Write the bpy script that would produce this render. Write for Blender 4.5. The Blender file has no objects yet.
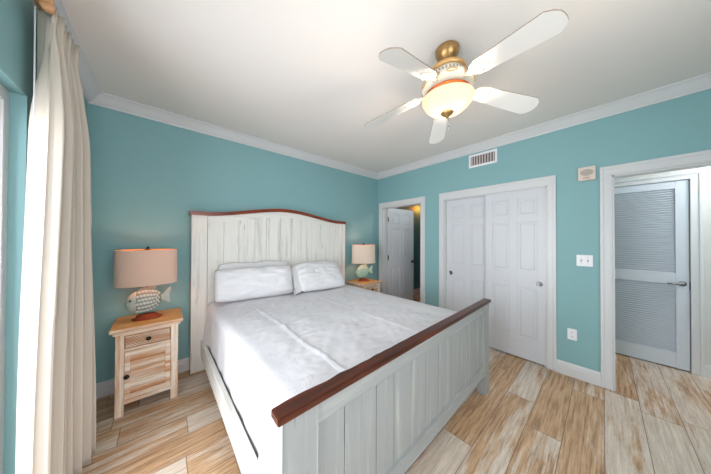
import bpy, bmesh, math, random
from mathutils import Vector, Matrix, noise
random.seed(7)
PI = math.pi
SC = bpy.context.scene
COL = SC.collection

# ------------------------------------------------------------ camera
CX, CY, CH, YAW, PITCH, ROLL, FPX = -3.2062, -2.9844, 1.4277, .7206, .0078, .0033, 217.759
fw = Vector((math.sin(YAW)*math.cos(PITCH), math.cos(YAW)*math.cos(PITCH), math.sin(PITCH)))
rt = Vector((math.cos(YAW), -math.sin(YAW), 0)); up = rt.cross(fw)
r2 = rt*math.cos(ROLL)+up*math.sin(ROLL); u2 = -rt*math.sin(ROLL)+up*math.cos(ROLL)
cd = bpy.data.cameras.new('camera'); cam = bpy.data.objects.new('camera', cd); COL.objects.link(cam)
cd.sensor_fit = 'HORIZONTAL'; cd.sensor_width = 36; cd.lens = FPX/711*36; cd.clip_start = .02; cd.clip_end = 100
cam.matrix_world = Matrix(((r2.x, u2.x, -fw.x, CX), (r2.y, u2.y, -fw.y, CY), (r2.z, u2.z, -fw.z, CH), (0, 0, 0, 1)))
SC.camera = cam

# ------------------------------------------------------------ world, daylight, exposure
w = bpy.data.worlds.new('world'); SC.world = w; w.use_nodes = True
bg = w.node_tree.nodes['Background']; bg.inputs[0].default_value = (.80, .90, 1, 1); bg.inputs[1].default_value = 1.0

def area(name, loc, rot, sx, sy, power, color):
    l = bpy.data.lights.new(name, 'AREA'); l.shape = 'RECTANGLE'; l.size = sx; l.size_y = sy; l.energy = power; l.color = color
    o = bpy.data.objects.new(name, l); COL.objects.link(o); o.location = loc; o.rotation_euler = rot
    return o
# daylight through the sliding glass door in the left wall, and fill light through an added, unseen rear window
area('daylight', (-4.55, -2.10, 1.25), (0, -PI/2, 0), 2.2, 2.2, 120, (.90, .95, 1.0))
area('fill_rear', (-2.85, -4.46, 1.50), (PI/2, 0, 0), 1.5, 1.5, 50, (.95, .97, 1.0))
SC.view_settings.view_transform = 'Standard'; SC.view_settings.look = 'None'
SC.view_settings.gamma = 1; SC.view_settings.exposure = 0.27; SC.view_settings.use_curve_mapping = False
cy = SC.cycles
cy.max_bounces = 12; cy.diffuse_bounces = 8; cy.glossy_bounces = 4; cy.transmission_bounces = 8; cy.transparent_max_bounces = 12
cy.use_denoising = True; cy.sample_clamp_indirect = 6; cy.caustics_reflective = False; cy.caustics_refractive = False

# ------------------------------------------------------------ materials
def lin(c):
    return tuple((x/255/12.92 if x/255 <= .04045 else ((x/255+.055)/1.055)**2.4) for x in c)+(1,)

class NT:
    def __init__(s, name):
        s.m = bpy.data.materials.new(name); s.m.use_nodes = True; s.t = s.m.node_tree; s.b = s.t.nodes['Principled BSDF']
    def n(s, typ, **kw):
        o = s.t.nodes.new(typ)
        for k, v in kw.items(): setattr(o, k, v)
        return o
    def l(s, a, b): s.t.links.new(a, b)
    def val(s, sock, v):
        if hasattr(v, 'is_output'): s.l(v, sock)
        else: sock.default_value = v
    def math(s, op, a, b=0.0, c=0.0, clamp=False):
        o = s.n('ShaderNodeMath', operation=op, use_clamp=clamp)
        for i, v in enumerate((a, b, c)): s.val(o.inputs[i], v)
        return o.outputs[0]
    def mix(s, f, a, b):
        o = s.n('ShaderNodeMix', data_type='RGBA'); s.val(o.inputs[0], f); s.val(o.inputs[6], a); s.val(o.inputs[7], b)
        return o.outputs[2]
    def ramp(s, f, stops):
        o = s.n('ShaderNodeValToRGB'); s.l(f, o.inputs[0]); e = o.color_ramp.elements
        while len(e) < len(stops): e.new(.5)
        for el, (p, c) in zip(e, stops): el.position = p; el.color = c if len(c) == 4 else lin(c)
        return o.outputs[0]
    def coords(s, scale, kind='Object'):
        tc = s.n('ShaderNodeTexCoord'); mp = s.n('ShaderNodeMapping'); mp.inputs['Scale'].default_value = scale
        s.l(tc.outputs[kind], mp.inputs[0]); return mp.outputs[0]
    def noise(s, vec, scale=5, detail=4, rough=.6):
        o = s.n('ShaderNodeTexNoise'); s.l(vec, o.inputs['Vector']); o.inputs['Scale'].default_value = scale
        o.inputs['Detail'].default_value = detail; o.inputs['Roughness'].default_value = rough
        return o.outputs['Fac']
    def bump(s, h, strength=.2, dist=.01):
        o = s.n('ShaderNodeBump'); s.l(h, o.inputs['Height']); o.inputs['Strength'].default_value = strength; o.inputs['Distance'].default_value = dist
        s.l(o.outputs[0], s.b.inputs['Normal'])

def paint(name, rgb, rough=.5, metal=0, var=.04, scale=8, bump=0, emit=0, ecol=None):
    t = NT(name); c = lin(rgb)
    f = t.noise(t.coords((1, 1, 1)), scale, 3)
    d = tuple(x*(1-var) for x in c[:3])+(1,); h = tuple(min(1, x*(1+var)) for x in c[:3])+(1,)
    t.l(t.mix(f, d, h), t.b.inputs['Base Color'])
    t.b.inputs['Roughness'].default_value = rough; t.b.inputs['Metallic'].default_value = metal
    if bump: t.bump(t.noise(t.coords((1, 1, 1)), 220, 2), bump, .002)
    if emit:
        t.b.inputs['Emission Color'].default_value = lin(ecol or rgb); t.b.inputs['Emission Strength'].default_value = emit
    return t.m

def distressed(name, base, crack, under, axis, amt=.5, under_amt=.4, rough=.6):
    """painted wood: long grain along axis, worn streaks showing the wood, thin dark cracks"""
    t = NT(name)
    sc = [9, 9, 9]; sc[axis] = .55
    v = t.coords(tuple(sc))
    g = t.noise(v, 6, 6, .65)
    wear = t.noise(v, 2.2, 5, .7)
    col = t.mix(t.ramp(wear, [(.62-under_amt*.3, (0, 0, 0)), (.82-under_amt*.25, (255, 255, 255))]), lin(base), lin(under))
    col = t.mix(t.math('MULTIPLY', t.ramp(g, [(.35, (255, 255, 255)), (.55, (0, 0, 0))]), .13), col, lin(tuple(x*.84 for x in base)))
    sc2 = [46, 46, 46]; sc2[axis] = 1.9
    ck = t.noise(t.coords(tuple(sc2)), 1.5, 2, .5)
    col = t.mix(t.math('MULTIPLY', t.ramp(ck, [(.255, (255, 255, 255)), (.29, (0, 0, 0))]), amt), col, lin(crack))
    t.l(col, t.b.inputs['Base Color']); t.b.inputs['Roughness'].default_value = rough
    t.bump(g, .15, .004)
    return t.m

def wood(name, a, b, axis, rough=.4, scale=5):
    t = NT(name); sc = [7, 7, 7]; sc[axis] = .7
    f = t.noise(t.coords(tuple(sc)), scale, 6, .65)
    t.l(t.ramp(f, [(.3, a), (.7, b)]), t.b.inputs['Base Color']); t.b.inputs['Roughness'].default_value = rough
    t.bump(f, .15, .004)
    return t.m

def floor_mat():
    t = NT('wood look floor planks')
    tc = t.n('ShaderNodeTexCoord'); sp = t.n('ShaderNodeSeparateXYZ'); t.l(tc.outputs['Object'], sp.inputs[0])
    x, y = sp.outputs[0], sp.outputs[1]
    PW, PL = .2007, 1.21
    ry = t.math('DIVIDE', t.math('ADD', y, 2.985+10*PW), PW); row = t.math('FLOOR', ry); fy = t.math('FRACT', ry)
    wn = t.n('ShaderNodeTexWhiteNoise', noise_dimensions='1D'); t.l(row, wn.inputs['W'])
    rx = t.math('ADD', t.math('DIVIDE', t.math('ADD', x, 20), PL), wn.outputs['Value']); colm = t.math('FLOOR', rx); fx = t.math('FRACT', rx)
    cb = t.n('ShaderNodeCombineXYZ'); t.l(row, cb.inputs[0]); t.l(colm, cb.inputs[1])
    wid = t.n('ShaderNodeTexWhiteNoise', noise_dimensions='2D'); t.l(cb.outputs[0], wid.inputs['Vector'])
    idv = wid.outputs['Value']
    # per plank shifted grain
    vx = t.n('ShaderNodeCombineXYZ'); t.l(t.math('MULTIPLY_ADD', x, 1.0, t.math('MULTIPLY', idv, 37)), vx.inputs[0]); t.l(t.math('MULTIPLY', y, 8), vx.inputs[1]); t.l(t.math('MULTIPLY', idv, 9), vx.inputs[2])
    g1 = t.noise(vx.outputs[0], 1.15, 9, .74)
    vy = t.n('ShaderNodeCombineXYZ'); t.l(t.math('MULTIPLY_ADD', x, 1.3, t.math('MULTIPLY', idv, 17)), vy.inputs[0]); t.l(t.math('MULTIPLY', y, 24), vy.inputs[1])
    g2 = t.noise(vy.outputs[0], 2.2, 6, .7)
    brown = t.ramp(g2, [(.30, (112, 78, 50)), (.5, (190, 152, 116)), (.72, (218, 188, 156))])
    pale = t.ramp(g2, [(.30, (184, 162, 142)), (.65, (226, 214, 200))])
    amt = t.ramp(t.math('ADD', g1, t.math('MULTIPLY', t.math('SUBTRACT', idv, .5), .34)), [(.43, (0, 0, 0)), (.54, (255, 255, 255))])
    c = t.mix(amt, brown, pale)
    spk = t.noise(vy.outputs[0], 9, 3, .6)
    c = t.mix(t.math('MULTIPLY', t.ramp(spk, [(.30, (255, 255, 255)), (.38, (0, 0, 0))]), .6), c, lin((108, 74, 48)))
    ey = t.math('MINIMUM', fy, t.math('SUBTRACT', 1, fy)); ex = t.math('MINIMUM', fx, t.math('SUBTRACT', 1, fx))
    gy = t.math('LESS_THAN', ey, .0115); gx = t.math('LESS_THAN', ex, .0019)
    gr = t.math('MAXIMUM', gy, gx)
    c = t.mix(t.math('MULTIPLY', gr, .75), c, lin((92, 72, 55)))
    t.l(c, t.b.inputs['Base Color']); t.b.inputs['Roughness'].default_value = .42
    t.bump(t.math('SUBTRACT', t.math('MULTIPLY', g2, .4), gr), .25, .003)
    return t.m

def fabric(name, rgb, rough=.9, weave=600, trans=0, var=.03, bmp=.25):
    t = NT(name); c = lin(rgb)
    f = t.noise(t.coords((1, 1, 1)), 4, 3)
    t.l(t.mix(f, tuple(x*(1-var) for x in c[:3])+(1,), tuple(min(1, x*(1+var)) for x in c[:3])+(1,)), t.b.inputs['Base Color'])
    t.b.inputs['Roughness'].default_value = rough; t.b.inputs['Sheen Weight'].default_value = .15
    ck = t.n('ShaderNodeTexVoronoi'); t.l(t.coords((1, 1, 1)), ck.inputs['Vector']); ck.inputs['Scale'].default_value = weave
    t.bump(ck.outputs['Distance'], bmp, .003)
    if trans:
        tr = t.n('ShaderNodeBsdfTranslucent'); tr.inputs[0].default_value = c
        mx = t.n('ShaderNodeMixShader'); mx.inputs[0].default_value = trans
        t.l(t.b.outputs[0], mx.inputs[1]); t.l(tr.outputs[0], mx.inputs[2])
        t.l(mx.outputs[0], t.t.nodes['Material Output'].inputs[0])
    return t.m

def glass_mat():
    t = NT('window glass'); tr = t.n('ShaderNodeBsdfTransparent'); gl = t.n('ShaderNodeBsdfGlossy'); gl.inputs['Roughness'].default_value = .02
    mx = t.n('ShaderNodeMixShader'); mx.inputs[0].default_value = .06; t.l(tr.outputs[0], mx.inputs[1]); t.l(gl.outputs[0], mx.inputs[2])
    t.l(mx.outputs[0], t.t.nodes['Material Output'].inputs[0]); return t.m

def bowl_mat():
    t = NT('lit frosted glass')
    f = t.noise(t.coords((1, 1, 1)), 9, 4)
    t.l(t.ramp(f, [(.3, (250, 240, 215)), (.7, (255, 250, 235))]), t.b.inputs['Base Color'])
    t.b.inputs['Roughness'].default_value = .25
    tr = t.n('ShaderNodeBsdfTranslucent'); tr.inputs[0].default_value = lin((204, 200, 184))
    mx = t.n('ShaderNodeMixShader'); mx.inputs[0].default_value = .8
    t.b.inputs['Emission Color'].default_value = (1, .90, .72, 1); t.b.inputs['Emission Strength'].default_value = .2
    t.l(t.b.outputs[0], mx.inputs[1]); t.l(tr.outputs[0], mx.inputs[2]); t.l(mx.outputs[0], t.t.nodes['Material Output'].inputs[0])
    return t.m

M = dict(
    teal=paint('teal wall paint', (134, 175, 178), .62, var=.02, scale=2, bump=.05),
    ceil=paint('white ceiling paint', (233, 226, 221), .8, var=.01, scale=2, bump=.1),
    trim=paint('white trim paint', (213, 212, 213), .35, var=.01),
    door=paint('white door paint', (208, 208, 212), .4, var=.01),
    hall=paint('hall wall paint', (204, 204, 200), .7, var=.02),
    bath=paint('deep teal wall paint', (78, 120, 130), .6, var=.03),
    louv=paint('cool white louvre paint', (205, 210, 218), .45, var=.02),
    floor=floor_mat(),
    bedw=distressed('white distressed paint', (232, 229, 223), (92, 84, 76), (190, 184, 174), 2, .7, .35),
    bedh=distressed('white distressed rail paint', (232, 229, 223), (110, 102, 92), (192, 186, 176), 0, .45, .35),
    beds=distressed('white distressed side rail paint', (214, 213, 208), (110, 102, 92), (190, 184, 174), 1, .45, .35),
    foot=distressed('shade toned white distressed paint', (156, 157, 156), (110, 104, 92), (186, 186, 180), 2, .5, .35),  # footboard shade put into the colour: darker copy of the white bed paint
    footh=distressed('shade toned white distressed rail paint', (158, 159, 158), (120, 112, 100), (186, 186, 180), 0, .35, .35),  # same painted-in shade on the footboard rails
    cap=wood('reddish stained cap wood', (82, 30, 14), (150, 62, 28), 0, .28),
    capd=wood('dark stained cap wood', (32, 15, 11), (98, 42, 20), 0, .34),
    nsw=distressed('whitewashed nightstand wood', (240, 226, 210), (104, 64, 36), (200, 136, 80), 2, .8, .74),
    nswh=distressed('whitewashed nightstand planks', (240, 228, 212), (104, 64, 36), (200, 136, 82), 0, .8, .74),
    nsd=distressed('brown carved drawer ground', (190, 140, 98), (104, 64, 36), (160, 104, 62), 0, .5, .6),  # drawer ground browner than its carved ridges
    nstop=wood('worn honey nightstand top', (172, 104, 42), (238, 188, 120), 0, .45, 9),
    dark=paint('dark bronze metal', (52, 40, 32), .4, .7, .1),
    linen=fabric('white bed linen', (222, 220, 222), .9, 420),
    quilt=fabric('white matelasse coverlet', (210, 208, 212), .9, 170, 0, .03, .45),
    matt=fabric('mattress ticking', (225, 214, 205), .9, 300),
    curtain=fabric('cream curtain linen', (226, 216, 203), .9, 900, .28),
    shade=fabric('beige lampshade linen', (252, 228, 208), .85, 700, .34),
    shadef=fabric('cream lampshade linen', (246, 236, 218), .85, 700, .3),
    gold=paint('gold shade lining', (236, 150, 58), .5, 0, .05),
    fish=paint('grey carved fish glaze', (134, 142, 136), .45, 0, .3, 40),
    fishh=paint('pale fish glaze', (176, 188, 180), .4, 0, .15, 30),
    scale=paint('silver scale glaze', (196, 204, 196), .35, 0, .3, 60),
    fishg=paint('pale green fish glaze', (164, 196, 176), .35, 0, .15, 30),
    scaleg=paint('sea green scale glaze', (150, 186, 166), .35, 0, .25, 60),
    red=wood('red brown lamp stand wood', (110, 38, 16), (176, 72, 34), 0, .4),
    brass=paint('brushed brass', (226, 178, 118), .36, .7, .12, 30),
    brassd=paint('antique brass', (176, 138, 88), .34, .75, .15, 30),
    copper=paint('copper housing', (186, 92, 48), .35, .8, .1, 30),
    fanw=paint('cream fan housing', (236, 226, 206), .4, .05, .05),
    blade=paint('white fan blade', (236, 232, 226), .35, 0, .02),
    bladee=paint('dark blade edge', (150, 132, 116), .5, 0, .2, 60),  # blade rims darker than the faces
    bowl=bowl_mat(),
    chrome=paint('satin chrome', (170, 172, 176), .25, .95, .05),
    plate=paint('white plastic plate', (236, 234, 238), .35, 0, .01),
    tog=paint('grey toggle plastic', (176, 172, 174), .4, 0, .02),
    beige=paint('beige plastic', (220, 204, 192), .45, 0, .02),
    grille=paint('speaker grille grey', (158, 150, 144), .6, 0, .1, 200),
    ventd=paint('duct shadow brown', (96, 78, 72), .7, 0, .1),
    vents=paint('vent slat paint', (196, 186, 182), .5, 0, .04),
    redp=paint('red lettering', (176, 84, 72), .6, 0, .05),
    blk=paint('black rubber', (30, 28, 27), .6, 0, .05),
    glass=glass_mat(),
    pole=wood('light curtain pole wood', (196, 140, 92), (226, 178, 132), 1, .4),
    track=paint('closet track grey', (120, 118, 116), .4, .5, .05),
    deck=paint('balcony concrete', (196, 190, 180), .8, 0, .05),
)

# ------------------------------------------------------------ mesh helpers
def hnoise(x, y, s, seed=0): return noise.noise(Vector((x*s, y*s, seed)))
def sstep(a, b, x):
    t = max(0, min(1, (x-a)/(b-a))); return t*t*(3-2*t)
def box(bm, x0, x1, y0, y1, z0, z1, bev=0.0, mi=0, seg=2):
    r = bmesh.ops.create_cube(bm, size=1); vs = r['verts']
    for v in vs:
        v.co = Vector(((x0+x1)/2+v.co.x*(x1-x0), (y0+y1)/2+v.co.y*(y1-y0), (z0+z1)/2+v.co.z*(z1-z0)))
    fs = {f for v in vs for f in v.link_faces}
    for f in fs: f.material_index = mi
    if bev:
        es = list({e for v in vs for e in v.link_edges})
        bmesh.ops.bevel(bm, geom=es, offset=bev, segments=seg, affect='EDGES', profile=.5, material=mi)
    return vs

def lathe(bm, prof, n=40, c=(0, 0, 0), sx=1, sy=1, mi=0, closed=True, axis='z'):
    rings = []
    for r, z in prof:
        ring = []
        for k in range(n):
            a = 2*PI*k/n; p = (r*math.cos(a)*sx, r*math.sin(a)*sy, z)
            if axis == 'x': p = (z, p[0], p[1])
            if axis == 'y': p = (p[0], z, p[1])
            ring.append(bm.verts.new((c[0]+p[0], c[1]+p[1], c[2]+p[2])))
        rings.append(ring)
    for a, b in zip(rings, rings[1:]):
        for k in range(n):
            f = bm.faces.new((a[k], a[(k+1) % n], b[(k+1) % n], b[k])); f.material_index = mi; f.smooth = True
    if closed:
        for ring, flip in ((rings[0], True), (rings[-1], False)):
            f = bm.faces.new(ring[::-1] if flip else ring); f.material_index = mi
    return rings

def tube(bm, pts, r, n=10, mi=0, radii=None):
    pts = [Vector(p) for p in pts]; rings = []
    prev = None
    for i, p in enumerate(pts):
        d = (pts[min(i+1, len(pts)-1)]-pts[max(i-1, 0)]).normalized()
        if prev is None:
            a = Vector((0, 0, 1)) if abs(d.z) < .9 else Vector((1, 0, 0)); u = d.cross(a).normalized()
        else: u = (prev-d*prev.dot(d)).normalized()
        prev = u; v = d.cross(u); rr = radii[i] if radii else r
        rings.append([bm.verts.new(p+(u*math.cos(2*PI*k/n)+v*math.sin(2*PI*k/n))*rr) for k in range(n)])
    for a, b in zip(rings, rings[1:]):
        for k in range(n):
            f = bm.faces.new((a[k], a[(k+1) % n], b[(k+1) % n], b[k])); f.smooth = True; f.material_index = mi
    bm.faces.new(rings[0][::-1]).material_index = mi; bm.faces.new(rings[-1]).material_index = mi

def prism(bm, outline, a0, a1, axis='y', mi=0):
    """extrude a closed 2D outline along an axis; outline coords are the two other axes in order"""
    def P(p, a):
        return {'x': (a, p[0], p[1]), 'y': (p[0], a, p[1]), 'z': (p[0], p[1], a)}[axis]
    A = [bm.verts.new(P(p, a0)) for p in outline]; B = [bm.verts.new(P(p, a1)) for p in outline]; n = len(outline)
    fs = [bm.faces.new(A[::-1]), bm.faces.new(B)]
    for k in range(n): fs.append(bm.faces.new((A[k], A[(k+1) % n], B[(k+1) % n], B[k])))
    for f in fs: f.material_index = mi
    return fs

def sweep(bm, prof, path, mi=0):
    """profile points (offset into the room, z) along a list of (pos2d, inward2d) corners"""
    rings = [[bm.verts.new((p[0]+d[0]*o, p[1]+d[1]*o, z)) for o, z in prof] for p, d in path]
    n = len(prof)
    for a, b in zip(rings, rings[1:]):
        for k in range(n):
            bm.faces.new((a[k], a[(k+1) % n], b[(k+1) % n], b[k])).material_index = mi
    bm.faces.new(rings[0][::-1]); bm.faces.new(rings[-1])

def obj(name, bm, mats, parent=None, loc=(0, 0, 0), rz=0, smooth=False):
    bmesh.ops.recalc_face_normals(bm, faces=bm.faces[:])
    me = bpy.data.meshes.new(name); bm.to_mesh(me); bm.free()
    for m in (mats if isinstance(mats, (list, tuple)) else [mats]): me.materials.append(m)
    o = bpy.data.objects.new(name, me); COL.objects.link(o)
    if smooth:
        for p in me.polygons: p.use_smooth = True
    if parent: o.parent = parent
    o.location = loc; o.rotation_euler = (0, 0, rz)
    return o

def thing(name, label, cat, loc=(0, 0, 0), rz=0, group=None):
    o = bpy.data.objects.new(name, None); COL.objects.link(o); o.empty_display_size = .1
    o.location = loc; o.rotation_euler = (0, 0, rz); return tag(o, label, cat, group)

def tag(o, label, cat, group=None):
    o['label'] = label; o['category'] = cat
    if group: o['group'] = group
    return o

def struct(name, bm, mats, parent=None, **kw):
    o = obj(name, bm, mats, parent, **kw)
    if not parent: o['kind'] = 'structure'
    return o

def B(*boxes):
    bm = bmesh.new()
    for b in boxes: box(bm, *b[:6], bev=b[6] if len(b) > 6 else 0)
    return bm

# ------------------------------------------------------------ room shell
XL, YF, HC = -3.72, -4.25, 2.705          # left wall face, front wall face, ceiling
DH = 2.035                                # door head
WT = .12
D1 = (-.985, -.135); CL = (-2.568, -1.385); EN = (-3.90, -3.040)   # openings in the right wall (x = 0)
SL = (-2.95, -1.11)                       # sliding door in the left wall
struct('floor', B((XL-.35, 2.8, YF-.2, 2.0, -.12, 0)), M['floor'])
struct('ceiling', B((XL-.2, WT, YF-.2, .12, HC, HC+.1)), M['ceil'])
struct('wall_back', B((XL-.2, 0, 0, .12, 0, HC)), M['teal'])
bm = B((0, WT, D1[1], .12, 0, HC), (0, WT, D1[0], D1[1], DH, HC), (0, WT, CL[1], D1[0], 0, HC), (0, WT, CL[0], CL[1], DH-.01, HC),
       (0, WT, EN[1], CL[0], 0, HC), (0, WT, EN[0], EN[1], DH+.005, HC), (0, WT, YF, EN[0], 0, HC))
struct('wall_right', bm, M['teal'])
bm = B((XL-.2, XL, SL[1], 0, 0, HC), (XL-.2, XL, SL[0], SL[1], 2.125, HC), (XL-.2, XL, YF, SL[0], 0, HC))
struct('wall_left', bm, M['teal'])
RW = (-3.62, -2.08, .75, 2.25)               # added window behind the camera, unseen, lets the fill light in
bm = B((XL-.2, RW[0], YF-.2, YF, 0, HC), (RW[1], WT, YF-.2, YF, 0, HC), (RW[0], RW[1], YF-.2, YF, 0, RW[2]), (RW[0], RW[1], YF-.2, YF, RW[3], HC))
struct('wall_front', bm, M['teal'])
# crown moulding
cp = [(0, HC-.094), (.012, HC-.094), (.016, HC-.082), (.024, HC-.078), (.040, HC-.060), (.062, HC-.034), (.074, HC-.022), (.080, HC-.016), (.092, HC-.012), (.092, HC), (0, HC)]
bm = bmesh.new()
sweep(bm, cp, [((XL, 0), (1, -1)), ((0, 0), (-1, -1)), ((0, YF), (-1, 1)), ((XL, YF), (1, 1)), ((XL, 0), (1, -1))])
struct('trim_1', bm, M['trim'])
# baseboards
bp = [(0, 0), (.018, 0), (.018, .088), (.014, .094), (.014, .110), (.009, .118), (.006, .130), (0, .132)]
def baseboard(name, p0, p1, d):
    bm = bmesh.new(); sweep(bm, bp, [(p0, d), (p1, d)]); return struct(name, bm, M['trim'])
CW = .078
baseboard('baseboard_back', (XL, 0), (0, 0), (0, -1))
bm = bmesh.new()
sweep(bm, bp, [((0, CL[0]-CW), (-1, 0)), ((0, EN[1]+CW), (-1, 0))])
sweep(bm, bp, [((0, D1[0]-CW), (-1, 0)), ((0, CL[1]+CW), (-1, 0))])
sweep(bm, bp, [((0, EN[0]-CW), (-1, 0)), ((0, YF), (-1, 0))])
struct('baseboard_right', bm, M['trim'])
baseboard('baseboard_left', (XL, SL[1]), (XL, 0), (1, 0))
baseboard('baseboard_front', (XL, YF), (0, YF), (0, 1))
# door casings on the right wall (moulded: flat board, raised back band)
def casing(name, y0, y1, zh, head=.085, back=True, x=0.0, s=-1):
    bm = bmesh.new()
    def bx(a, b, y_0, y_1, z_0, z_1, bev=.004): box(bm, min(x+s*a, x+s*b), max(x+s*a, x+s*b), y_0, y_1, z_0, z_1, bev)
    for ya, yb, o in ((y0-CW, y0, -1), (y1, y1+CW, 1)):
        bx(0, .014, ya, yb, 0, zh, .003)
        bx(.006, .022, (ya if o < 0 else yb-.026), (ya+.026 if o < 0 else yb), 0, zh+head-.027, .004)
        bx(.006, .018, (yb-.014 if o < 0 else ya), (yb if o < 0 else ya+.014), 0, zh+.012, .003)
    bx(0, .0138, y0-CW+.0008, y1+CW-.0008, zh-.004, zh+head-.001, .003)
    bx(.006, .022, y0-CW, y1+CW, zh+head-.028, zh+head, .004)
    bx(.006, .018, y0-.012, y1+.012, zh, zh+.014, .003)
    if back:
        j = .0
        box(bm, 0.0, WT, y0, y0+.014, 0, zh); box(bm, 0.0, WT, y1-.014, y1, 0, zh); box(bm, 0.0, WT, y0, y1, zh-.014, zh)
    return struct(name, bm, M['trim'])
casing('trim_2', D1[0], D1[1], DH, .09)
casing('trim_3', CL[0], CL[1], DH-.012, .105)
casing('trim_4', EN[0], EN[1], DH+.005, .09)

# hall beyond the entry opening: louvred utility door in its far wall
HX = 1.045
bm = B((HX+.005, HX+.12, -5.2, -3.60, 0, 2.5), (HX+.005, HX+.12, -2.79, -2.3, 0, 2.5), (HX+.005, HX+.12, -3.60, -2.79, 2.085, 2.5),
       (WT, HX+.12, -2.42, -2.30, 0, 2.5), (WT, HX+.12, -5.2, -5.08, 0, 2.5), (0, WT, -5.2, YF-.2, 0, 2.5))
for b_ in ((HX+.12, 1.9, -3.72, -3.66, 0, 2.5), (HX+.12, 1.9, -2.74, -2.68, 0, 2.5), (1.84, 1.9, -3.66, -2.74, 0, 2.5), (HX+.005, 1.9, -3.72, -2.68, 2.5, 2.56)): box(bm, *b_)  # unseen box added behind the louvres to block outside light
struct('wall_hall', bm, M['hall'])
struct('ceiling_hall', B((WT, HX+.12, -5.2, -2.3, 2.5, 2.56)), M['ceil'])
casing('trim_5', -3.60, -2.79, 2.085, .075, back=False, x=HX+.005, s=-1)
baseboard('baseboard_hall', (HX+.005, -5.08), (HX+.005, -3.60-CW), (-1, 0))
# closet box
struct('wall_closet', B((.62, .66, CL[0]-.1, CL[1]+.1, 0, 2.3), (WT, .66, CL[0]-.14, CL[0]-.1, 0, 2.3), (WT, .66, CL[1]+.1, CL[1]+.14, 0, 2.3), (WT, .66, CL[0]-.14, CL[1]+.14, 2.3, 2.34)), M['hall'])
# bathroom beyond door one
bm = B((WT, 2.5, .22, .32, 0, 2.5), (2.4, 2.5, -1.24, .22, 0, 2.5), (WT, 2.5, -1.24, -1.16, 0, 2.5))
struct('wall_bath', bm, M['bath'])
struct('ceiling_bath', B((WT, 2.5, -1.24, .32, 2.5, 2.56)), M['hall'])
baseboard('baseboard_bath', (WT, .22), (2.4, .22), (0, -1))

# sliding glass door in the left wall
bm = bmesh.new()
x0, x1 = XL-.115, XL-.048
box(bm, x0, x1, SL[0], SL[1], 2.065, 2.125, .003); box(bm, x0, x1, SL[0], SL[1], 0, .035, .003)
for ya in (SL[0], SL[1]-.05): box(bm, x0, x1, ya, ya+.05, .035, 2.065, .003)
wf = struct('window_1', bm, M['trim'])
for k, (ya, yb, xx) in enumerate(((-2.06, SL[1]-.05, XL-.100), (SL[0]+.05, -2.0, XL-.066))):
    bm = B((xx-.014, xx+.014, ya, ya+.06, .035, 2.065), (xx-.014, xx+.014, yb-.06, yb, .035, 2.065), (xx-.013, xx+.013, ya+.06, yb-.06, .035, .13), (xx-.013, xx+.013, ya+.06, yb-.06, 1.99, 2.065))
    s_ = struct('sash', bm, M['trim'], wf)
    struct('pane', B((xx-.003, xx+.003, ya+.06, yb-.06, .13, 1.99)), M['glass'], s_)
# added rear window, unseen, made for the fill light
bm = B((RW[0], RW[0]+.06, YF-.14, YF-.07, RW[2], RW[3]), (RW[1]-.06, RW[1], YF-.14, YF-.07, RW[2], RW[3]), (RW[0]+.06, RW[1]-.06, YF-.139, YF-.071, RW[2], RW[2]+.06),
       (RW[0]+.06, RW[1]-.06, YF-.139, YF-.071, RW[3]-.06, RW[3]), (-2.88, -2.82, YF-.138, YF-.072, RW[2]+.06, RW[3]-.06))
wf = struct('added_window', bm, M['trim'])
struct('pane', B((RW[0]+.05, RW[1]-.05, YF-.108, YF-.102, RW[2]+.05, RW[3]-.05)), M['glass'], wf)

# ------------------------------------------------------------ doors
def six_panel(wd, ht, th, cols, rows, stile=.105):
    """local: x 0..wd across, y -th/2..th/2, z 0..ht; recessed field with raised panels both sides"""
    bm = bmesh.new()
    box(bm, 0, wd, -th*.20, th*.20, 0, ht)
    xs = [0]+[v for c in cols for v in c]+[wd]
    for a, b in zip(xs[0::2], xs[1::2]): box(bm, a, b, -th/2, th/2, 0, ht, .004)
    zs = [0]+[v for r in rows for v in r]+[ht]
    for a, b in zip(zs[0::2], zs[1::2]): 
        for xa, xb in zip(xs[1::2], xs[2::2]): box(bm, xa-.003, xb+.003, -th/2+.0006, th/2-.0006, a, b, .003)
    for c0, c1 in cols:
        for r0, r1 in rows: box(bm, c0+.022, c1-.022, -th*.44, th*.44, r0+.022, r1-.022, .009)
    return bm
ROWS = [(.245, .84), (1.035, 1.62), (1.70, 1.90)]
def place(o, x, y, z, rz): o.location = (x, y, z); o.rotation_euler = (0, 0, rz)

# ajar bathroom door
h0 = Vector((.098, -.172)); h1 = Vector((.875, -.238)); wd = (h1-h0).length; ang = math.atan2(h1.y-h0.y, h1.x-h0.x)
d1 = struct('door_1', six_panel(wd, 2.03, .036, [(.115, wd/2-.045), (wd/2+.045, wd-.115)], ROWS), M['door'])
place(d1, h0.x, h0.y, .012, ang)
bm = bmesh.new()
for s in (-1, 1):
    lathe(bm, [(.026, s*.018), (.026, s*.022), (.010, s*.024), (.010, s*.045), (.024, s*.052), (.027, s*.066), (.018, s*.076), (.004, s*.078)], 20, (wd-.06, 0, .93), axis='y')
obj('door_knob', bm, M['dark'], d1)
for z in (.25, 1.05, 1.80):
    bm = bmesh.new(); lathe(bm, [(.008, -.045), (.008, .045)], 12, (-.004, -.024, z)); box(bm, 0, .022, -.022, -.018, z-.044, z+.044)
    obj('hinge', bm, M['chrome'], d1)

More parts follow.
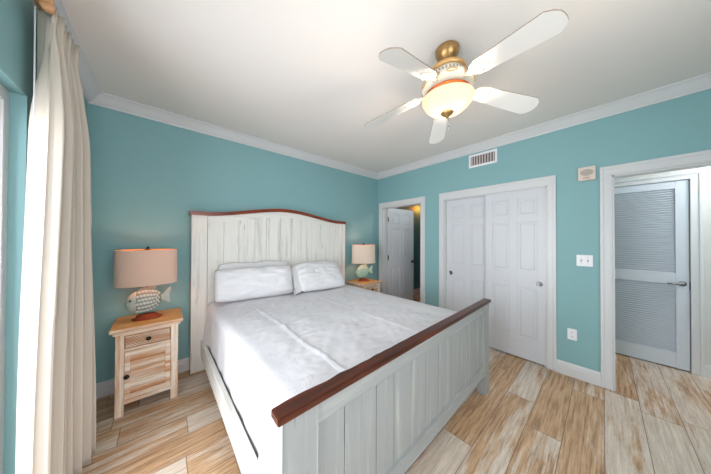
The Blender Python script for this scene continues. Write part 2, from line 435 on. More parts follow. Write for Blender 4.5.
# bypass closet doors
def cup(z, y, x): pass
cw = .62
for k, (ya, xx) in enumerate(((CL[1]-.003-cw, .072), (CL[0]+.003, .024))):
    d = struct('door_%d' % (k+2), six_panel(cw, 2.008, .034, [(.085, .265), (.355, .535)], ROWS), M['door'])
    # local x runs towards -y
    place(d, xx, ya+cw, .013, -PI/2)
    kx = .070 if k == 0 else cw-.062
    bm = bmesh.new(); lathe(bm, [(.030, -.017), (.030, -.0195), (.025, -.0200), (.021, -.0165), (.001, -.0160)], 28, (kx, 0, .905), axis='y')
    obj('finger_pull', bm, M['chrome'], d)
struct('trim_6', B((.004, .100, CL[0], CL[1], DH-.016, DH-.011)), M['track'])

# louvred hall door
lw, lh = .80, 2.068
ld = thing  # (the door is structure; see below)
bm = B((0, .085, -.018, .018, 0, lh, .003), (lw-.085, lw, -.018, .018, 0, lh, .003), (.085, lw-.085, -.018, .018, 0, .165, .003), (.085, lw-.085, -.018, .018, .925, 1.045, .003), (.085, lw-.085, -.018, .018, 1.985, lh, .003))
ld = struct('door_4', bm, M['louv']); place(ld, HX+.022, -2.795, .012, -PI/2)
bm = bmesh.new()
for za, zb in ((.165, .925), (1.045, 1.985)):
    n = int(round((zb-za)/.0262)); p = (zb-za)/n
    for i in range(n):
        z = za+p*(i+.5)
        vs = box(bm, .083, lw-.083, -.0148, .0148, -.0028, .0028)
        bmesh.ops.rotate(bm, verts=vs, cent=(0, 0, 0), matrix=Matrix.Rotation(math.radians(46), 3, 'X')); bmesh.ops.translate(bm, verts=vs, vec=(0, 0, z))
obj('louvre', bm, M['louv'], ld)
bm = bmesh.new(); lathe(bm, [(.028, -.018), (.028, -.024), (.012, -.027), (.011, -.055), (.001, -.056)], 24, (lw-.045, 0, .935), axis='y')
tube(bm, [(lw-.045, -.048, .935), (lw-.07, -.052, .937), (lw-.10, -.052, .934), (lw-.145, -.050, .930)], .009, 10, radii=[.013, .013, .011, .009])
obj('lever_handle', bm, M['chrome'], ld)
bm = B((lw-.002, lw+.006, -.0195, -.004, .87, .96, .001)); obj('strike_plate', bm, M['blk'], ld)

# ------------------------------------------------------------ bed (local frame: origin under the head end, -y towards the foot)
BO, BT = (-1.944, .004, 0), .014
bed = thing('bed', 'king bed with whitewashed plank headboard and footboard with dark wood caps', 'bed', BO, BT)
HW = 1.047
def htop(x):
    a = abs(x)/HW
    if a > .84: return 1.676
    t = (.84-a)/.84; s = t*t*(3-2*t)
    return 1.676+.112*(.35*math.sin(t*PI/2)+.65*s)
HF, HB_ = -.10, -.035
def planks(bm, x0, x1, n, ya, yb, zb, ztop, gap=.004, jit=.02, mi=0):
    xs = [x0+(x1-x0)*i/n+(random.uniform(-jit, jit) if 0 < i < n else 0) for i in range(n+1)]
    for a, b in zip(xs, xs[1:]):
        a += gap/2; b -= gap/2; ou = [(a, zb), (b, zb)]+[(a+(b-a)*k/4, ztop(a+(b-a)*k/4)) for k in range(4, -1, -1)]
        prism(bm, ou, ya, yb+random.uniform(-.0015, .0015), 'y', mi)
bm = bmesh.new()
planks(bm, -.905, .905, 11, HB_, HF+.012, .30, lambda x: htop(x)-.07, .005)
prism(bm, [(-.9, .3), (.9, .3)]+[(x/20*.9, htop(x/20*.9)-.06) for x in range(20, -21, -1)], HB_-.001, HF+.026, 'y', 1)
hb = obj('headboard', bm, [M['bedw'], M['bedw']], bed)
bm = bmesh.new()
N = 40
prism(bm, [(-.905+1.81*k/N, htop(-.905+1.81*k/N)-.075) for k in range(N+1)]+[(.905-1.81*k/N, htop(.905-1.81*k/N)+.001) for k in range(N+1)], HB_, HF+.004)
obj('arched_rail', bm, M['bedh'], hb)
bm = bmesh.new(); box(bm, -.905, .905, HB_, HF+.004, .20, .34, .004); obj('bottom_rail', bm, M['bedh'], hb)
for s in (-1, 1):
    bm = bmesh.new(); box(bm, min(s*.908, s*HW), max(s*.908, s*HW), -.03, HF, 0, 1.676, .004); obj('headboard_post', bm, M['bedw'], bed)
bm = bmesh.new()
xs = [-HW-.020+(2*HW+.030)*k/60 for k in range(61)]
prism(bm, [(x, htop(x)-.001) for x in xs]+[(x, htop(x)+.040) for x in xs[::-1]], -.018, HF-.016)
bmesh.ops.bevel(bm, geom=[e for e in bm.edges if abs(e.verts[0].co.y-e.verts[1].co.y) < 1e-6], offset=.004, segments=2, affect='EDGES')
obj('headboard_cap', bm, M['cap'], bed)
# footboard
FL, FB_ = -2.285, -2.235; FWD = 1.003
bm = bmesh.new()
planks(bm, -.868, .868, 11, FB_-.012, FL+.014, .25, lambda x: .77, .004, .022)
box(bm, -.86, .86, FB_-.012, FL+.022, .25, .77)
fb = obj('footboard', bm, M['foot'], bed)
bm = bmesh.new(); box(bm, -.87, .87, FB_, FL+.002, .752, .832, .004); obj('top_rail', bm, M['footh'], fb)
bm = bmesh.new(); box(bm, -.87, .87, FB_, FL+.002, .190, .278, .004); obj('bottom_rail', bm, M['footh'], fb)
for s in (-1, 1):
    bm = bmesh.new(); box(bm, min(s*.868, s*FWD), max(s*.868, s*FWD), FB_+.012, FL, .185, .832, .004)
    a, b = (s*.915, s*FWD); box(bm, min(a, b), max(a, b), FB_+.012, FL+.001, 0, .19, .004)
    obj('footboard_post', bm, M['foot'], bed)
bm = bmesh.new(); ou = [(-1.022, FL-.016), (1.032, FL-.016), (1.032, FB_-.008)]
for k in range(1, 120):
    x = 1.030-2.042*k/120; wv = 1-sstep(-.75, -.1, x)
    ou.append((x, FB_-.008+.015*wv*max(-.5, noise.noise(Vector((x*6, 0, 3))) + .5*noise.noise(Vector((x*17, 1, 3))))))
ou.append((-1.022, FB_-.004)); prism(bm, ou, .832, .859, 'z')
bmesh.ops.bevel(bm, geom=[e for e in bm.edges if e.calc_length() > .02], offset=.003, segments=2, affect='EDGES')
obj('footboard_cap', bm, M['capd'], bed)
for s in (-1, 1):
    bm = bmesh.new(); box(bm, min(s*.925, s*.960), max(s*.925, s*.960), FB_+.01, HF+.002, .150, .317, .004); obj('side_rail', bm, M['beds'], bed)
# mattress
MT = .715
bm = bmesh.new(); box(bm, -.905, .905, -2.20, -.105, .20, MT-.012, .05, seg=4)
mt = obj('mattress', bm, M['matt'], None, BO, BT); tag(mt, 'thick mattress mostly hidden under the white coverlet on the bed', 'mattress')

# coverlet: top with creases, drop on both sides tucked behind the rails, spilling over the rail at the foot
def cover_pt(u, v):
    """u: arc position across (metres, 0 = middle), v: 0 head .. 1 foot"""
    y = -.108-2.118*v
    W = .902; au = abs(u); s = 1 if u >= 0 else -1; R = .055
    foot = sstep(.79, .93, v); head = 1-sstep(.0, .10, v)
    if au < W-R:
        x, z = u, MT
        e = sstep(.0, .25, W-au)
        z += e*(.016*hnoise(x, y, 1.6, 1)+.010*hnoise(x, y, 4.5, 2)+.0045*hnoise(x*.5+y*.5, y-x, 11, 3)+.012)
        # pressed fold lines running down the bed
        for xc, k in ((-.575, .010), (.12, .007)):
            d = x-xc-.03*hnoise(0, y, 1.3, 5); z += k*math.exp(-(d/.011)**2)*sstep(.15, .35, v)
        for yc, k in ((-.62, .006), (-1.30, .008)):
            d = y-yc-.04*hnoise(x, 0, 1.3, 7); z += k*math.exp(-(d/.02)**2)*(.5+.5*hnoise(x, 0, 1.7, 8))
        z += e*(.007*abs(hnoise(x*1.2+2*y, y*3, 5, 9))+.005*abs(hnoise(x*2-y, y*2+x, 7, 10)))
    else:
        d = au-(W-R)
        if d < R*PI/2:
            a = d/R; x = s*(W-R+R*math.sin(a)); z = MT-R+R*math.cos(a)
        else:
            q = d-R*PI/2; x = s*W; z = MT-R-q
        low = max(0, (MT-R-z))/.36
        rip = .010*math.sin(y*23+2*hnoise(0, y, 3, 4))+.012*hnoise(y*1.0, z*.7, 5, 6)
        x += s*low*(rip*.75+.006)*(1-.6*sstep(.6, 1, low)*(1-foot))
        x += s*low*(.15*foot+.050*head*sstep(0, .03, v)) if s < 0 else 0
        z -= (.17*foot*low if s < 0 else 0)
    return Vector((x, y, z))
bm = bmesh.new(); umax = .902-.055+.055*PI/2+.375; NU, NV = 200, 210
us = []
for i in range(NU+1): us.append(-umax+2*umax*i/NU)
G = [[bm.verts.new(cover_pt(u, j/NV)) for u in us] for j in range(NV+1)]
for j in range(NV):
    for i in range(NU):
        f = bm.faces.new((G[j][i], G[j+1][i], G[j+1][i+1], G[j][i+1])); f.smooth = True
cv = obj('coverlet', bm, M['quilt'], None, BO, BT); tag(cv, 'white textured coverlet spread over the king mattress', 'bedspread')
md = cv.modifiers.new('thick', 'SOLIDIFY'); md.thickness = .006; md.offset = 1

# pillows
def pillow(label, c, size, tilt, yaw, roll=0, seed=0, flap=0, group='pillows on the bed'):
    """lies in local x/z before tilting back about x; c is the bottom centre"""
    L, H, T = size
    bm = bmesh.new(); n, m = 40, 28
    def P(i, j, sgn):
        u, v = -1+2*i/n, -1+2*j/m
        ex = 1-.05*(1-abs(v)**3)*0; x = u*L/2*(1-.045*(1-u*u)*0-.05*(1-v*v)*abs(u)**6*-1*0); z = v*H/2
        x = u*L/2*(1-.05*abs(v)**4-.02*(1-abs(v))); z = v*H/2*(1-.10*abs(u)**4-.03*(1-abs(u)))
        prof = (max(0, 1-abs(u)**4.5)**.5)*(max(0, 1-abs(v)**3.0)**.55)
        y = sgn*T/2*prof
        wr = prof**.5*(.020*hnoise(u*1.2+seed, v*2.4, 2.0, seed)+.011*hnoise(u*2.2+seed, v*5, 3, seed+3)+.006*abs(hnoise(u*3+v*2+seed, v*8, 5, seed+5)))
        sag = -.012*hnoise(u*2, seed, 1.5, seed+1)*(v+1)/2
        return Vector((x, y+wr*sgn, z+sag))
    F = [[None]*(m+1) for _ in range(n+1)]; K = [[None]*(m+1) for _ in range(n+1)]
    for i in range(n+1):
        for j in range(m+1):
            F[i][j] = bm.verts.new(P(i, j, -1))
            K[i][j] = F[i][j] if i in (0, n) or j in (0, m) else bm.verts.new(P(i, j, 1))
    for i in range(n):
        for j in range(m):
            f = bm.faces.new((F[i][j], F[i+1][j], F[i+1][j+1], F[i][j+1])); f.smooth = True
            f = bm.faces.new((K[i][j], K[i][j+1], K[i+1][j+1], K[i+1][j])); f.smooth = True
    if flap:   # open end of the pillowcase, hanging past the pillow
        s = flap; x0 = s*L/2*.93
        A = []
        for k in range(13):
            t = k/12; a = 2*PI*k/12
        rows = []
        for q in range(6):
            row = []
            for k in range(25):
                a = 2*PI*k/24
                xx = x0+s*q*.020; rz_ = H/2*(.90-.02*q); ry = .030+.008*q
                row.append(bm.verts.new((xx+.006*math.sin(5*a+q), ry*math.cos(a)*(1+.3*math.sin(3*a)), rz_*math.sin(a)-.012*q)))
            rows.append(row)
        for a, b in zip(rows, rows[1:]):
            for k in range(24):
                f = bm.faces.new((a[k], a[k+1], b[k+1], b[k])); f.smooth = True
    Mx = Matrix.Rotation(roll, 4, 'Y')
    Mx = Matrix.Rotation(yaw, 4, 'Z') @ Matrix.Rotation(-tilt, 4, 'X') @ Matrix.Translation((0, 0, H/2)) @ Mx
    bmesh.ops.transform(bm, matrix=Mx, verts=bm.verts[:])
    o = obj('pillow', bm, M['linen'], None, c); tag(o, label, 'pillow', group); return o
pillow('white pillow behind, lying against the headboard with only its top edge showing', (-2.34, -.190, MT+.035), (.85, .40, .08), math.radians(9), .03, .02, 1)
pillow('plump white pillow standing at the left of the bed head, nearest the fish lamp', (-2.40, -.415, MT+.035), (.855, .37, .21), math.radians(20), -.06, .02, 3)
pillow('white pillow leaning back at the right of the bed head, its pillowcase end hanging open', (-1.595, -.555, MT+.042), (.68, .47, .17), math.radians(46), -.09, .0, 4, flap=-1)

# ------------------------------------------------------------ nightstands
def nightstand(x, label, detail=True):
    t = thing('nightstand', label, 'nightstand', (x, -.24, 0), 0, 'matching nightstands either side of the bed')
    hw, f, b = .193, -.205, .180      # half width, front, back (local)
    bm = bmesh.new(); box(bm, -.226, .226, -.216, .195, .672, .700, .004)
    bm.normal_update()
    for f_ in bm.faces: f_.material_index = 0 if f_.normal.z > .9 else 1
    obj('table_top', bm, [M['nstop'], M['nswh']], t)
    bm = bmesh.new(); box(bm, -.208, .208, -.206, .185, .650, .672, .004); obj('top_moulding', bm, M['nswh'], t)
    for sx in (-1, 1):
        for ya, yb in ((f, f+.045), (b-.045, b)):
            bm = bmesh.new(); box(bm, min(sx*(hw-.050), sx*hw), max(sx*(hw-.050), sx*hw), ya, yb, 0, .650, .003); obj('leg', bm, M['nsw'], t)
    bm = bmesh.new()
    for sx in (-1, 1): box(bm, sx*(hw-.012)-.006, sx*(hw-.012)+.006, f+.04, b-.04, .10, .650)
    box(bm, -.145, .145, b-.02, b-.008, .10, .65); box(bm, -.145, .145, f+.02, b-.01, .10, .115)
    box(bm, -.145, .145, f+.004, f+.03, .512, .530); box(bm, -.145, .145, f+.004, f+.03, .088, .118, .002); box(bm, -.145, .145, f+.004, f+.03, .640, .652)
    obj('body', bm, M['nswh'], t)
    d = bmesh.new(); box(d, -.141, .141, f+.006, f+.024, .533, .638, .003)
    for i in range(26):                                   # carved zigzag on the drawer front
        for j in range(7):
            xx = -.128+.256*i/25; zz = .546+.078*j/6
            vs = box(d, -.0026, .0026, f-.0005, f+.008, -.0065, .0065, mi=1)
            bmesh.ops.rotate(d, verts=vs, cent=(0, f+.005, 0), matrix=Matrix.Rotation((.7 if (i+j) % 2 else -.7), 3, 'Y')); bmesh.ops.translate(d, verts=vs, vec=(xx, 0, zz))
    dr = obj('drawer', d, [M['nsd'], M['nswh']], t)
    k = bmesh.new(); lathe(k, [(.008, f+.006), (.008, f-.012), (.016, f-.016), (.017, f-.024), (.010, f-.030), (.001, f-.031)], 18, (0, 0, .586), axis='y'); obj('knob', k, M['dark'], dr)
    d = bmesh.new()
    x0, x1, z0, z1 = -.141, .141, .121, .509
    box(d, x0, x0+.034, f+.002, f+.022, z0, z1, .002); box(d, x1-.034, x1, f+.002, f+.022, z0, z1, .002)
    box(d, x0+.034, x1-.034, f+.002, f+.022, z0, z0+.045, .002); box(d, x0+.034, x1-.034, f+.002, f+.022, z1-.045, z1, .002)
    n = 8; za, zb = z0+.045, z1-.045
    for i in range(n): box(d, x0+.034, x1-.034, f+.012+.002*(i % 2), f+.020, za+(zb-za)*i/n+.001, za+(zb-za)*(i+1)/n-.001, .003)
    dd = obj('door', d, M['nswh'], t)
    k = bmesh.new(); lathe(k, [(.008, f+.004), (.008, f-.014), (.016, f-.018), (.017, f-.026), (.010, f-.032), (.001, f-.033)], 18, (-.126, 0, .315), axis='y'); obj('knob', k, M['dark'], dd)
    return t
nightstand(-3.298, 'whitewashed wooden nightstand beside the curtain, louvred door in full view')
nightstand(-.612, 'whitewashed wooden nightstand in the far corner by the open door, half hidden by the bed')

# ------------------------------------------------------------ fish lamps
def fish_lamp(x, y, label, shade_m, body_m, head_m, scale_m, sa, sb, s=1.0, zb=.700, rz=0):
    t = thing('table_lamp', label, 'lamp', (x, y, zb), rz, 'fish lamps on the nightstands')
    bm = bmesh.new(); lathe(bm, [(.100, 0), (.104, .006), (.100, .016), (.078, .020), (.070, .036), (.050, .044), (.030, .046)], 36, (0, 0, 0), 1, .62); obj('stand', bm, M['red'], t)
    zc = .040+.122*s
    def hh(x): return .100*math.sqrt(max(0, 1-abs((x+.020)/.118)**2.2))
    def dd(h): return .046*(h/.100)**.8
    def mid(x): return .09*(x+.02)
    def rings_of(x0, x1, n_, grow, add):
        bm = bmesh.new(); rings = []; n = 28
        for i in range(n_+1):
            xx = x0+(x1-x0)*i/n_; h = max(hh(xx), .006 if xx < 0 else .018)*grow+add; d = dd(h)+add
            rings.append([bm.verts.new((xx*s, d*s*math.cos(2*PI*k/n), zc+s*(mid(xx)+h*math.sin(2*PI*k/n)))) for k in range(n)])
        for a, b in zip(rings, rings[1:]):
            for k in range(n):
                f = bm.faces.new((a[k], a[(k+1) % n], b[(k+1) % n], b[k])); f.smooth = True
        bm.faces.new(rings[0][::-1]); bm.faces.new(rings[-1]); return bm
    bd = obj('fish_body', rings_of(-.137, .096, 30, 1, 0), body_m, t)
    tail = [(.082, .030), (.104, .034), (.126, .062), (.146, .094), (.164, .096), (.160, .066), (.150, .030), (.154, -.004), (.164, -.034), (.150, -.044), (.124, -.022), (.104, -.006), (.082, -.010)]
    bm = bmesh.new(); prism(bm, [(a*s, zc+b*s) for a, b in tail], -.011*s, .011*s); bmesh.ops.bevel(bm, geom=bm.edges[:], offset=.003, segments=2, affect='EDGES')
    obj('tail_fin', bm, head_m, t)
    fin = [(-.080, .070), (-.058, .102), (-.030, .118), (.010, .124), (.046, .122), (.060, .112), (.052, .088), (.030, .080), (-.02, .090), (-.06, .08)]
    bm = bmesh.new(); prism(bm, [(a*s, zc+b*s) for a, b in fin], -.010*s, .010*s); bmesh.ops.bevel(bm, geom=bm.edges[:], offset=.003, segments=2, affect='EDGES')
    obj('dorsal_fin', bm, body_m, t)
    hd = obj('fish_head', rings_of(-.139, -.072, 12, 1.01, .003), head_m, t)
    for sy in (-1, 1):
        bm = bmesh.new(); bmesh.ops.create_uvsphere(bm, u_segments=14, v_segments=8, radius=.008*s, matrix=Matrix.Translation((-.106*s, sy*.0365*s, zc+.018*s)))
        obj('eye', bm, M['dark'], hd, smooth=True)
    # overlapping domed scales, one side at a time
    bms = {-1: bmesh.new(), 1: bmesh.new()}
    for r in range(6):
        for c_ in range(8):
            xx = -.062+.0215*c_+(.0108 if r % 2 else 0); h = hh(xx)
            if xx > .086 or h < .03: continue
            fz = -.84+1.68*r/5
            zz = mid(xx)+h*fz; d = dd(h)*math.sqrt(max(.06, 1-fz*fz*.94)); rr = .0105*(.5+.5*h/.1)
            for sy in (-1, 1):
                bm = bms[sy]; ctr = bm.verts.new((xx*s, sy*(d+.008)*s, zc+zz*s)); ring = []
                for k in range(10):
                    a = 2*PI*k/10; ring.append(bm.verts.new(((xx+rr*1.1*math.cos(a))*s, sy*(d+.0005)*s, zc+(zz+rr*1.15*math.sin(a))*s)))
                for k in range(10): f = bm.faces.new((ctr, ring[k], ring[(k+1) % 10])); f.smooth = True
    for sy in (-1, 1): obj('scaly_skin', bms[sy], scale_m, bd)
    lp = bpy.data.lights.new('shade_fill', 'POINT'); lp.energy = 2.0; lp.color = (1, .83, .62); lp.shadow_soft_size = .03  # added light inside the shade to brighten it
    lo = bpy.data.objects.new('shade_fill', lp); COL.objects.link(lo); lo.parent = t; lo.location = (0, -.02, .47)
    # stem, harp, finial
    bm = bmesh.new(); z1 = zc+.11*s; tube(bm, [(0, 0, z1), (0, 0, .36)], .008, 10); lathe(bm, [(.018, 0), (.018, .055), (.012, .06)], 16, (0, 0, .30)); obj('stem', bm, M['dark'], t)
    ZS0, ZS1 = .310, .622
    bm = bmesh.new(); tube(bm, [(.0, -.0, .34)]+[(.055*math.sin(a), 0, .34+.29*(1-math.cos(a))/2) for a in [PI*k/12 for k in range(1, 13)]], .003, 8)
    tube(bm, [(-.055*math.sin(a), 0, .34+.29*(1-math.cos(a))/2) for a in [PI*k/12 for k in range(0, 13)]], .003, 8); obj('harp', bm, M['dark'], t)
    bm = bmesh.new(); lathe(bm, [(.005, .622), (.011, .630), (.011, .640), (.006, .648), (.004, .652)], 14); obj('finial', bm, M['dark'], t)
    # oval drum shade with lining and spider
    bm = bmesh.new(); n = 64
    lathe(bm, [(1.02, ZS0), (1.0, ZS0+.002), (.985, ZS1-.002), (.985, ZS1)], n, (0, 0, 0), sa, sb, closed=False)
    sh = obj('lamp_shade', bm, shade_m, t)
    bm = bmesh.new(); lathe(bm, [(.998, ZS0), (.965, ZS1)], n, (0, 0, 0), sa, sb, closed=False); 
    lathe(bm, [(.965, ZS1), (.986, ZS1+.001)], n, (0, 0, 0), sa, sb, closed=False); lathe(bm, [(.998, ZS0), (1.021, ZS0-.001)], n, (0, 0, 0), sa, sb, closed=False)
    obj('shade_lining', bm, M['gold'], sh, smooth=True)
    bm = bmesh.new(); tube(bm, [(-sa*.97, 0, ZS1-.012), (0, 0, ZS1-.002), (sa*.97, 0, ZS1-.012)], .0025, 8); tube(bm, [(0, -sb*.97, ZS1-.012), (0, 0, ZS1-.002), (0, sb*.97, ZS1-.012)], .0025, 8); obj('shade_spider', bm, M['dark'], sh)
    return t
fish_lamp(-3.318, -.245, 'silver grey fish lamp with a pinkish oval shade on the nightstand by the curtain', M['shade'], M['fish'], M['fishh'], M['scale'], .210, .128, 1.0)
fish_lamp(-.612, -.245, 'pale green fish lamp with a cream shade on the far corner nightstand', M['shadef'], M['fishg'], M['fishg'], M['scaleg'], .212, .135, 1.0, rz=-.45)

# ------------------------------------------------------------ curtain and pole
def curtain_pt(t, q):
    """t 0..1 from the wall return at the near end to the far end; q 0 top .. 1 floor"""
    z = 2.585-2.577*q
    e = sstep(.0, 1, q)
    if t < .12:
        k = t/.12
        A = Vector((-3.668+.012*e, -1.150)); Bp = Vector((-3.612, -1.205))+Vector((-.034, -.02))*e
        p = A.lerp(Bp, k); p += Vector((.004, -.006))*math.sin(k*PI*2.0)*(.4+.6*q)
        return Vector((p.x-.016, p.y, z))
    k = (t-.12)/.88
    y0, y1 = -1.205-.02*e, -.825+.105*e
    x0, x1 = -3.612-.034*e, -3.604+.036*e
    ph = k*7.0*2*PI+.5*math.sin(k*11)
    amp = (.014+.030*sstep(.03, .25, q))*(.75+.25*math.sin(k*9+1))
    x = x0+(x1-x0)*k+amp*math.sin(ph)*sstep(0, .06, k)
    y = y0+(y1-y0)*k+.012*math.sin(ph*1.0+1.2)*sstep(0, .06, k)
    x += .008*hnoise(k*6, q*2, 1.0, 12)*q
    hd = 1-sstep(.045, .085, q)
    y += .05*hd*(.5-q/.06)*sstep(0, .06, k); x += .007*math.sin(ph*2.5)*hd
    x += .45*amp*math.sin(ph)*abs(math.sin(ph))*(1-hd)*sstep(0, .06, k)
    return Vector((x-.016, y, z))
bm = bmesh.new(); NT_, NQ = 260, 44
G = [[bm.verts.new(curtain_pt(i/NT_, (j/NQ)**1.0)) for i in range(NT_+1)] for j in range(NQ+1)]
for j in range(NQ):
    for i in range(NT_):
        f = bm.faces.new((G[j][i], G[j+1][i], G[j+1][i+1], G[j][i+1])); f.smooth = True
cu = obj('curtain', bm, M['curtain']); tag(cu, 'cream pleated floor length curtain gathered at the side of the glass door', 'curtain')
md = cu.modifiers.new('thick', 'SOLIDIFY'); md.thickness = .003
bm = bmesh.new(); tube(bm, [(-3.664, -1.252, 2.50), (-3.660, -1.252, 1.29)], .0028, 8); obj('draw_wand', bm, M['plate'], cu)
bm = bmesh.new(); tube(bm, [(-3.668, -.84, 2.560), (-3.668, -3.20, 2.560)], .016, 16)
cr = obj('curtain_pole', bm, M['pole']); tag(cr, 'light wooden curtain pole mounted above the glass door', 'curtain pole')
bm = bmesh.new(); box(bm, -3.650, -3.612, -1.262, -1.240, 2.512, 2.640, .008); lathe(bm, [(.006, -.016), (.020, -.014), (.022, .012), (.006, .016)], 20, (-3.631, -1.251, 2.520), axis='y'); obj('pole_end', bm, M['pole'], cr)
for y in (-.875, -3.1):
    bm = B((-3.72, -3.652, y-.010, y+.010, 2.535, 2.545), (-3.72, -3.712, y-.02, y+.02, 2.50, 2.58)); obj('bracket', bm, M['pole'], cr)

# ------------------------------------------------------------ ceiling fan
FX, FY = -1.784, -2.294
fan = thing('ceiling_fan', 'five blade white and brass ceiling fan with a lit glass bowl', 'ceiling fan', (FX, FY, HC), 0)
def fz(z): return z-HC
bm = bmesh.new(); lathe(bm, [(.070, fz(2.7048)), (.076, fz(2.695)), (.074, fz(2.672)), (.058, fz(2.640)), (.036, fz(2.622)), (.030, fz(2.616))], 40); obj('canopy', bm, M['brassd'], fan)
bm = bmesh.new(); lathe(bm, [(.016, fz(2.64)), (.016, fz(2.575))], 16); obj('downrod', bm, M['brassd'], fan)
bm = bmesh.new(); lathe(bm, [(.030, fz(2.574)), (.085, fz(2.572)), (.108, fz(2.566)), (.117, fz(2.556)), (.118, fz(2.542)), (.113, fz(2.535)), (.10, fz(2.533))], 48); obj('motor_cover', bm, M['brass'], fan)
bm = bmesh.new(); lathe(bm, [(.104, fz(2.535)), (.104, fz(2.520)), (.098, fz(2.492)), (.110, fz(2.480)), (.140, fz(2.474)), (.152, fz(2.466))], 48)
mh = obj('motor_housing', bm, M['fanw'], fan)
bm = bmesh.new()
for k in range(30):
    a = 2*PI*k/30; vs = box(bm, .096, .106, -.0045, .0045, -.016, .016)
    bmesh.ops.rotate(bm, verts=vs, cent=(.101, 0, 0), matrix=Matrix.Rotation(.2, 3, 'Y')); bmesh.ops.translate(bm, verts=vs, vec=(0, 0, fz(2.506)))
    bmesh.ops.rotate(bm, verts=vs, cent=(0, 0, 0), matrix=Matrix.Rotation(a, 3, 'Z'))
obj('vent_slots', bm, M['grille'], mh)
bm = bmesh.new(); lathe(bm, [(.150, fz(2.470)), (.160, fz(2.466)), (.163, fz(2.446)), (.158, fz(2.432)), (.120, fz(2.424)), (.105, fz(2.420))], 48); lb = obj('lower_housing', bm, M['fanw'], fan)
for k in range(10):
    a = 2*PI*k/10; bm = bmesh.new()
    pts = [(.040*math.cos(2*PI*j/14)*.75, fz(2.449)+.011*math.sin(2*PI*j/14)) for j in range(15)]
    tube(bm, [(.163*math.cos(a+p[0]/.163), .163*math.sin(a+p[0]/.163), p[1]) for p in pts], .0035, 6)
    obj('scroll', bm, M['brass'], lb)
bm = bmesh.new(); lathe(bm, [(.112, fz(2.424)), (.112, fz(2.410)), (.140, fz(2.402)), (.140, fz(2.397)), (.074, fz(2.394)), (.062, fz(2.375)), (.050, fz(2.372))], 36); obj('switch_housing', bm, M['copper'], fan)  # wide flange added to shield the ceiling from the bulbs
BZ = 2.462
for k in range(5):
    a = math.radians(35+72*k)
    ro = math.radians(-12)
    bm = bmesh.new(); N = 24; out = []
    r0, r1 = .200, .640
    def half(r):
        t = (r-r0)/(r1-r0); return .054+.016*t
    L_ = [(r0+.0, .030), (r0+.02, .046)]+[(r0+.02+(r1-.048-r0-.02)*i/10, half(r0+(r1-r0)*i/10)) for i in range(1, 11)]+[(r1-.020, .052), (r1-.004, .030), (r1, .012)]
    outl = [(p, q) for p, q in L_]+[(p, -q) for p, q in L_[::-1]]
    fs = prism(bm, outl, -.003, .003, 'z')
    for f in fs[2:]: f.material_index = 1
    R = Matrix.Rotation(a, 4, 'Z') @ Matrix.Translation((0, 0, fz(BZ))) @ Matrix.Rotation(.19, 4, 'Y') @ Matrix.Rotation(ro, 4, 'X')
    bmesh.ops.transform(bm, matrix=R, verts=bm.verts[:])
    bl = obj('blade', bm, [M['blade'], M['bladee']], fan)
    bm = bmesh.new()
    # scrolled blade iron
    prism(bm, [(.095, .016), (.15, .014), (.19, .020), (.215, .044), (.245, .046), (.262, .030), (.292, .012), (.300, 0), (.292, -.012), (.262, -.030), (.245, -.046), (.215, -.044), (.19, -.020), (.15, -.014), (.095, -.016)], -.009, -.004, 'z')
    tube(bm, [(.215, .030*math.cos(j*PI/6)*.9, -.011) if 0 else (.232+.022*math.cos(j*PI/6), .026+.014*math.sin(j*PI/6), -.010) for j in range(13)], .003, 6)
    tube(bm, [(.232+.022*math.cos(j*PI/6), -.026+.014*math.sin(j*PI/6), -.010) for j in range(13)], .003, 6)
    tube(bm, [(.09, 0, .004), (.13, 0, -.002), (.17, 0, -.006), (.20, 0, -.008)], .009, 8)
    bmesh.ops.transform(bm, matrix=R, verts=bm.verts[:])
    obj('blade_iron', bm, M['fanw'], fan)
bm = bmesh.new(); lathe(bm, [(0.164, fz(2.366)), (0.160, fz(2.354)), (0.143, fz(2.324)), (0.113, fz(2.296)), (0.070, fz(2.278)), (0.019, fz(2.272)), (0.015, fz(2.276)), (0.068, fz(2.283)), (0.109, fz(2.301)), (0.138, fz(2.328)), (0.155, fz(2.357)), (0.158, fz(2.366))], 56, closed=False)
bowl = obj('glass_bowl', bm, M['bowl'], fan, smooth=True)
bm = bmesh.new(); lathe(bm, [(.010, fz(2.288)), (.040, fz(2.280)), (.042, fz(2.274)), (.030, fz(2.260)), (.012, fz(2.252)), (.009, fz(2.240)), (.002, fz(2.237))], 30); obj('bowl_finial', bm, M['brassd'], fan)
bm = bmesh.new(); tube(bm, [(.008, -.006, fz(2.246)), (.008, -.006, fz(2.184))], .0016, 6); lathe(bm, [(.002, fz(2.186)), (.005, fz(2.182)), (.005, fz(2.172)), (.001, fz(2.168))], 10, (.008, -.006, 0)); obj('pull_chain', bm, M['chrome'], fan)
for k in range(3):
    a = 2*PI*k/3+.4
    l = bpy.data.lights.new('fan_bulb', 'POINT'); l.energy = 6.3; l.color = (1, .88, .72); l.shadow_soft_size = .03
    o = bpy.data.objects.new('fan_bulb', l); COL.objects.link(o); o.parent = fan; o.location = (.045*math.cos(a), .045*math.sin(a), fz(2.325))

# ------------------------------------------------------------ small things on the right wall
v = thing('air_vent', 'white air supply grille with upright slats under the crown moulding', 'air vent', (0, -1.916, 2.415))
bm = B((-.012, 0, -.172, -.148, 0, .178, .002), (-.012, 0, .148, .172, 0, .178, .002), (-.012, 0, -.148, .148, 0, .028, .002), (-.012, 0, -.148, .148, .150, .178, .002)); obj('frame', bm, M['plate'], v)
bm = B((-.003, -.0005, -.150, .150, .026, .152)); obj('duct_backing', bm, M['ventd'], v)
bm = bmesh.new()
for i in range(9):
    y = -.132+.264*i/8; vs = box(bm, -.010, -.003, y-.008, y+.008, .028, .150)
obj('slat', bm, M['vents'], v)

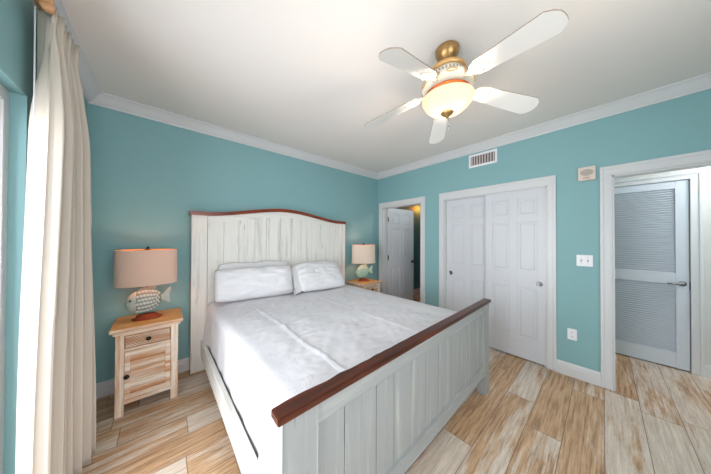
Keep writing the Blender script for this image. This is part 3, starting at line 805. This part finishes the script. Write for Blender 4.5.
v = thing('alarm_speaker', 'beige fire alarm speaker plate with an oval grille, high beside the doorway', 'alarm', (0, -2.8755, 2.022))
bm = bmesh.new(); box(bm, -.030, 0, -.0625, .0625, 0, .136, .006); obj('plate', bm, M['beige'], v)
bm = bmesh.new(); lathe(bm, [(1, -.0300), (1, -.0325), (.92, -.0335)], 36, (0, 0, .078), .045, .032, axis='x'); gr = obj('grille', bm, M['grille'], v)
bm = bmesh.new()
for i in range(7):
    z = .053+.0083*i; hw_ = .043*math.sqrt(max(0, 1-((z-.078)/.032)**2)); box(bm, -.036, -.033, -hw_, hw_, z-.0014, z+.0014)
obj('grille_bar', bm, M['beige'], gr)
cu_ = bpy.data.curves.new('lettering', 'FONT'); cu_.body = 'FIRE'; cu_.size = .026; cu_.align_x = 'CENTER'; cu_.extrude = .0008
to = bpy.data.objects.new('lettering_source', cu_); COL.objects.link(to)
dg = bpy.context.evaluated_depsgraph_get(); me = bpy.data.meshes.new_from_object(to.evaluated_get(dg)); bpy.data.objects.remove(to)
me.materials.clear(); me.materials.append(M['redp'])
lt = bpy.data.objects.new('lettering', me); COL.objects.link(lt); lt.parent = v; lt.location = (-.0312, 0, .014); lt.rotation_euler = (PI/2, 0, -PI/2)

v = thing('light_switch', 'white double toggle light switch plate between closet and doorway', 'light switch', (0, -2.857, 1.155))
bm = bmesh.new(); box(bm, -.006, 0, -.058, .058, 0, .115, .003); obj('plate', bm, M['plate'], v)
for y in (-.023, .023):
    bm = bmesh.new(); box(bm, -.007, -.0055, y-.006, y+.006, .045, .070); vs = box(bm, -.016, -.005, y-.004, y+.004, .055, .066, .001); tg = obj('toggle', bm, M['tog'], v)
    for z in (.028, .087):
        bm = bmesh.new(); lathe(bm, [(.003, -.006), (.003, -.0070), (.001, -.0072)], 10, (0, y, z), axis='x'); obj('screw', bm, M['tog'], v)
v = thing('power_outlet', 'white duplex power outlet low on the wall above the baseboard', 'power outlet', (0, -2.765, .380))
bm = bmesh.new(); box(bm, -.006, 0, -.036, .036, 0, .115, .003); obj('plate', bm, M['plate'], v)
for z in (.036, .079):
    bm = bmesh.new(); lathe(bm, [(.0165, -.006), (.0165, -.0078), (.015, -.008)], 24, (0, 0, z), axis='x'); so = obj('socket', bm, M['plate'], v)
    bm = B((-.0086, -.0076, -.0075, -.0050, z-.004, z+.006), (-.0086, -.0076, .0050, .0075, z-.004, z+.006), (-.0086, -.0076, -.002, .002, z-.011, z-.007)); obj('slot', bm, M['dark'], so)

# lamps of the rooms beyond, and an added fill in the bathroom
def bulb(name, loc, e, col, r=.06):
    l = bpy.data.lights.new(name, 'POINT'); l.energy = e; l.color = col; l.shadow_soft_size = r
    o = bpy.data.objects.new(name, l); COL.objects.link(o); o.location = loc
bulb('bath_lamp', (1.80, .10, 2.22), 7, (1, .32, .04))
bulb('bath_fill', (.75, -1.02, 2.30), 9, (1, .97, .93))  # unseen fill added to light the face of the ajar door
bulb('hall_lamp', (.60, -4.2, 2.38), 27, (.95, .96, 1.0), .1)
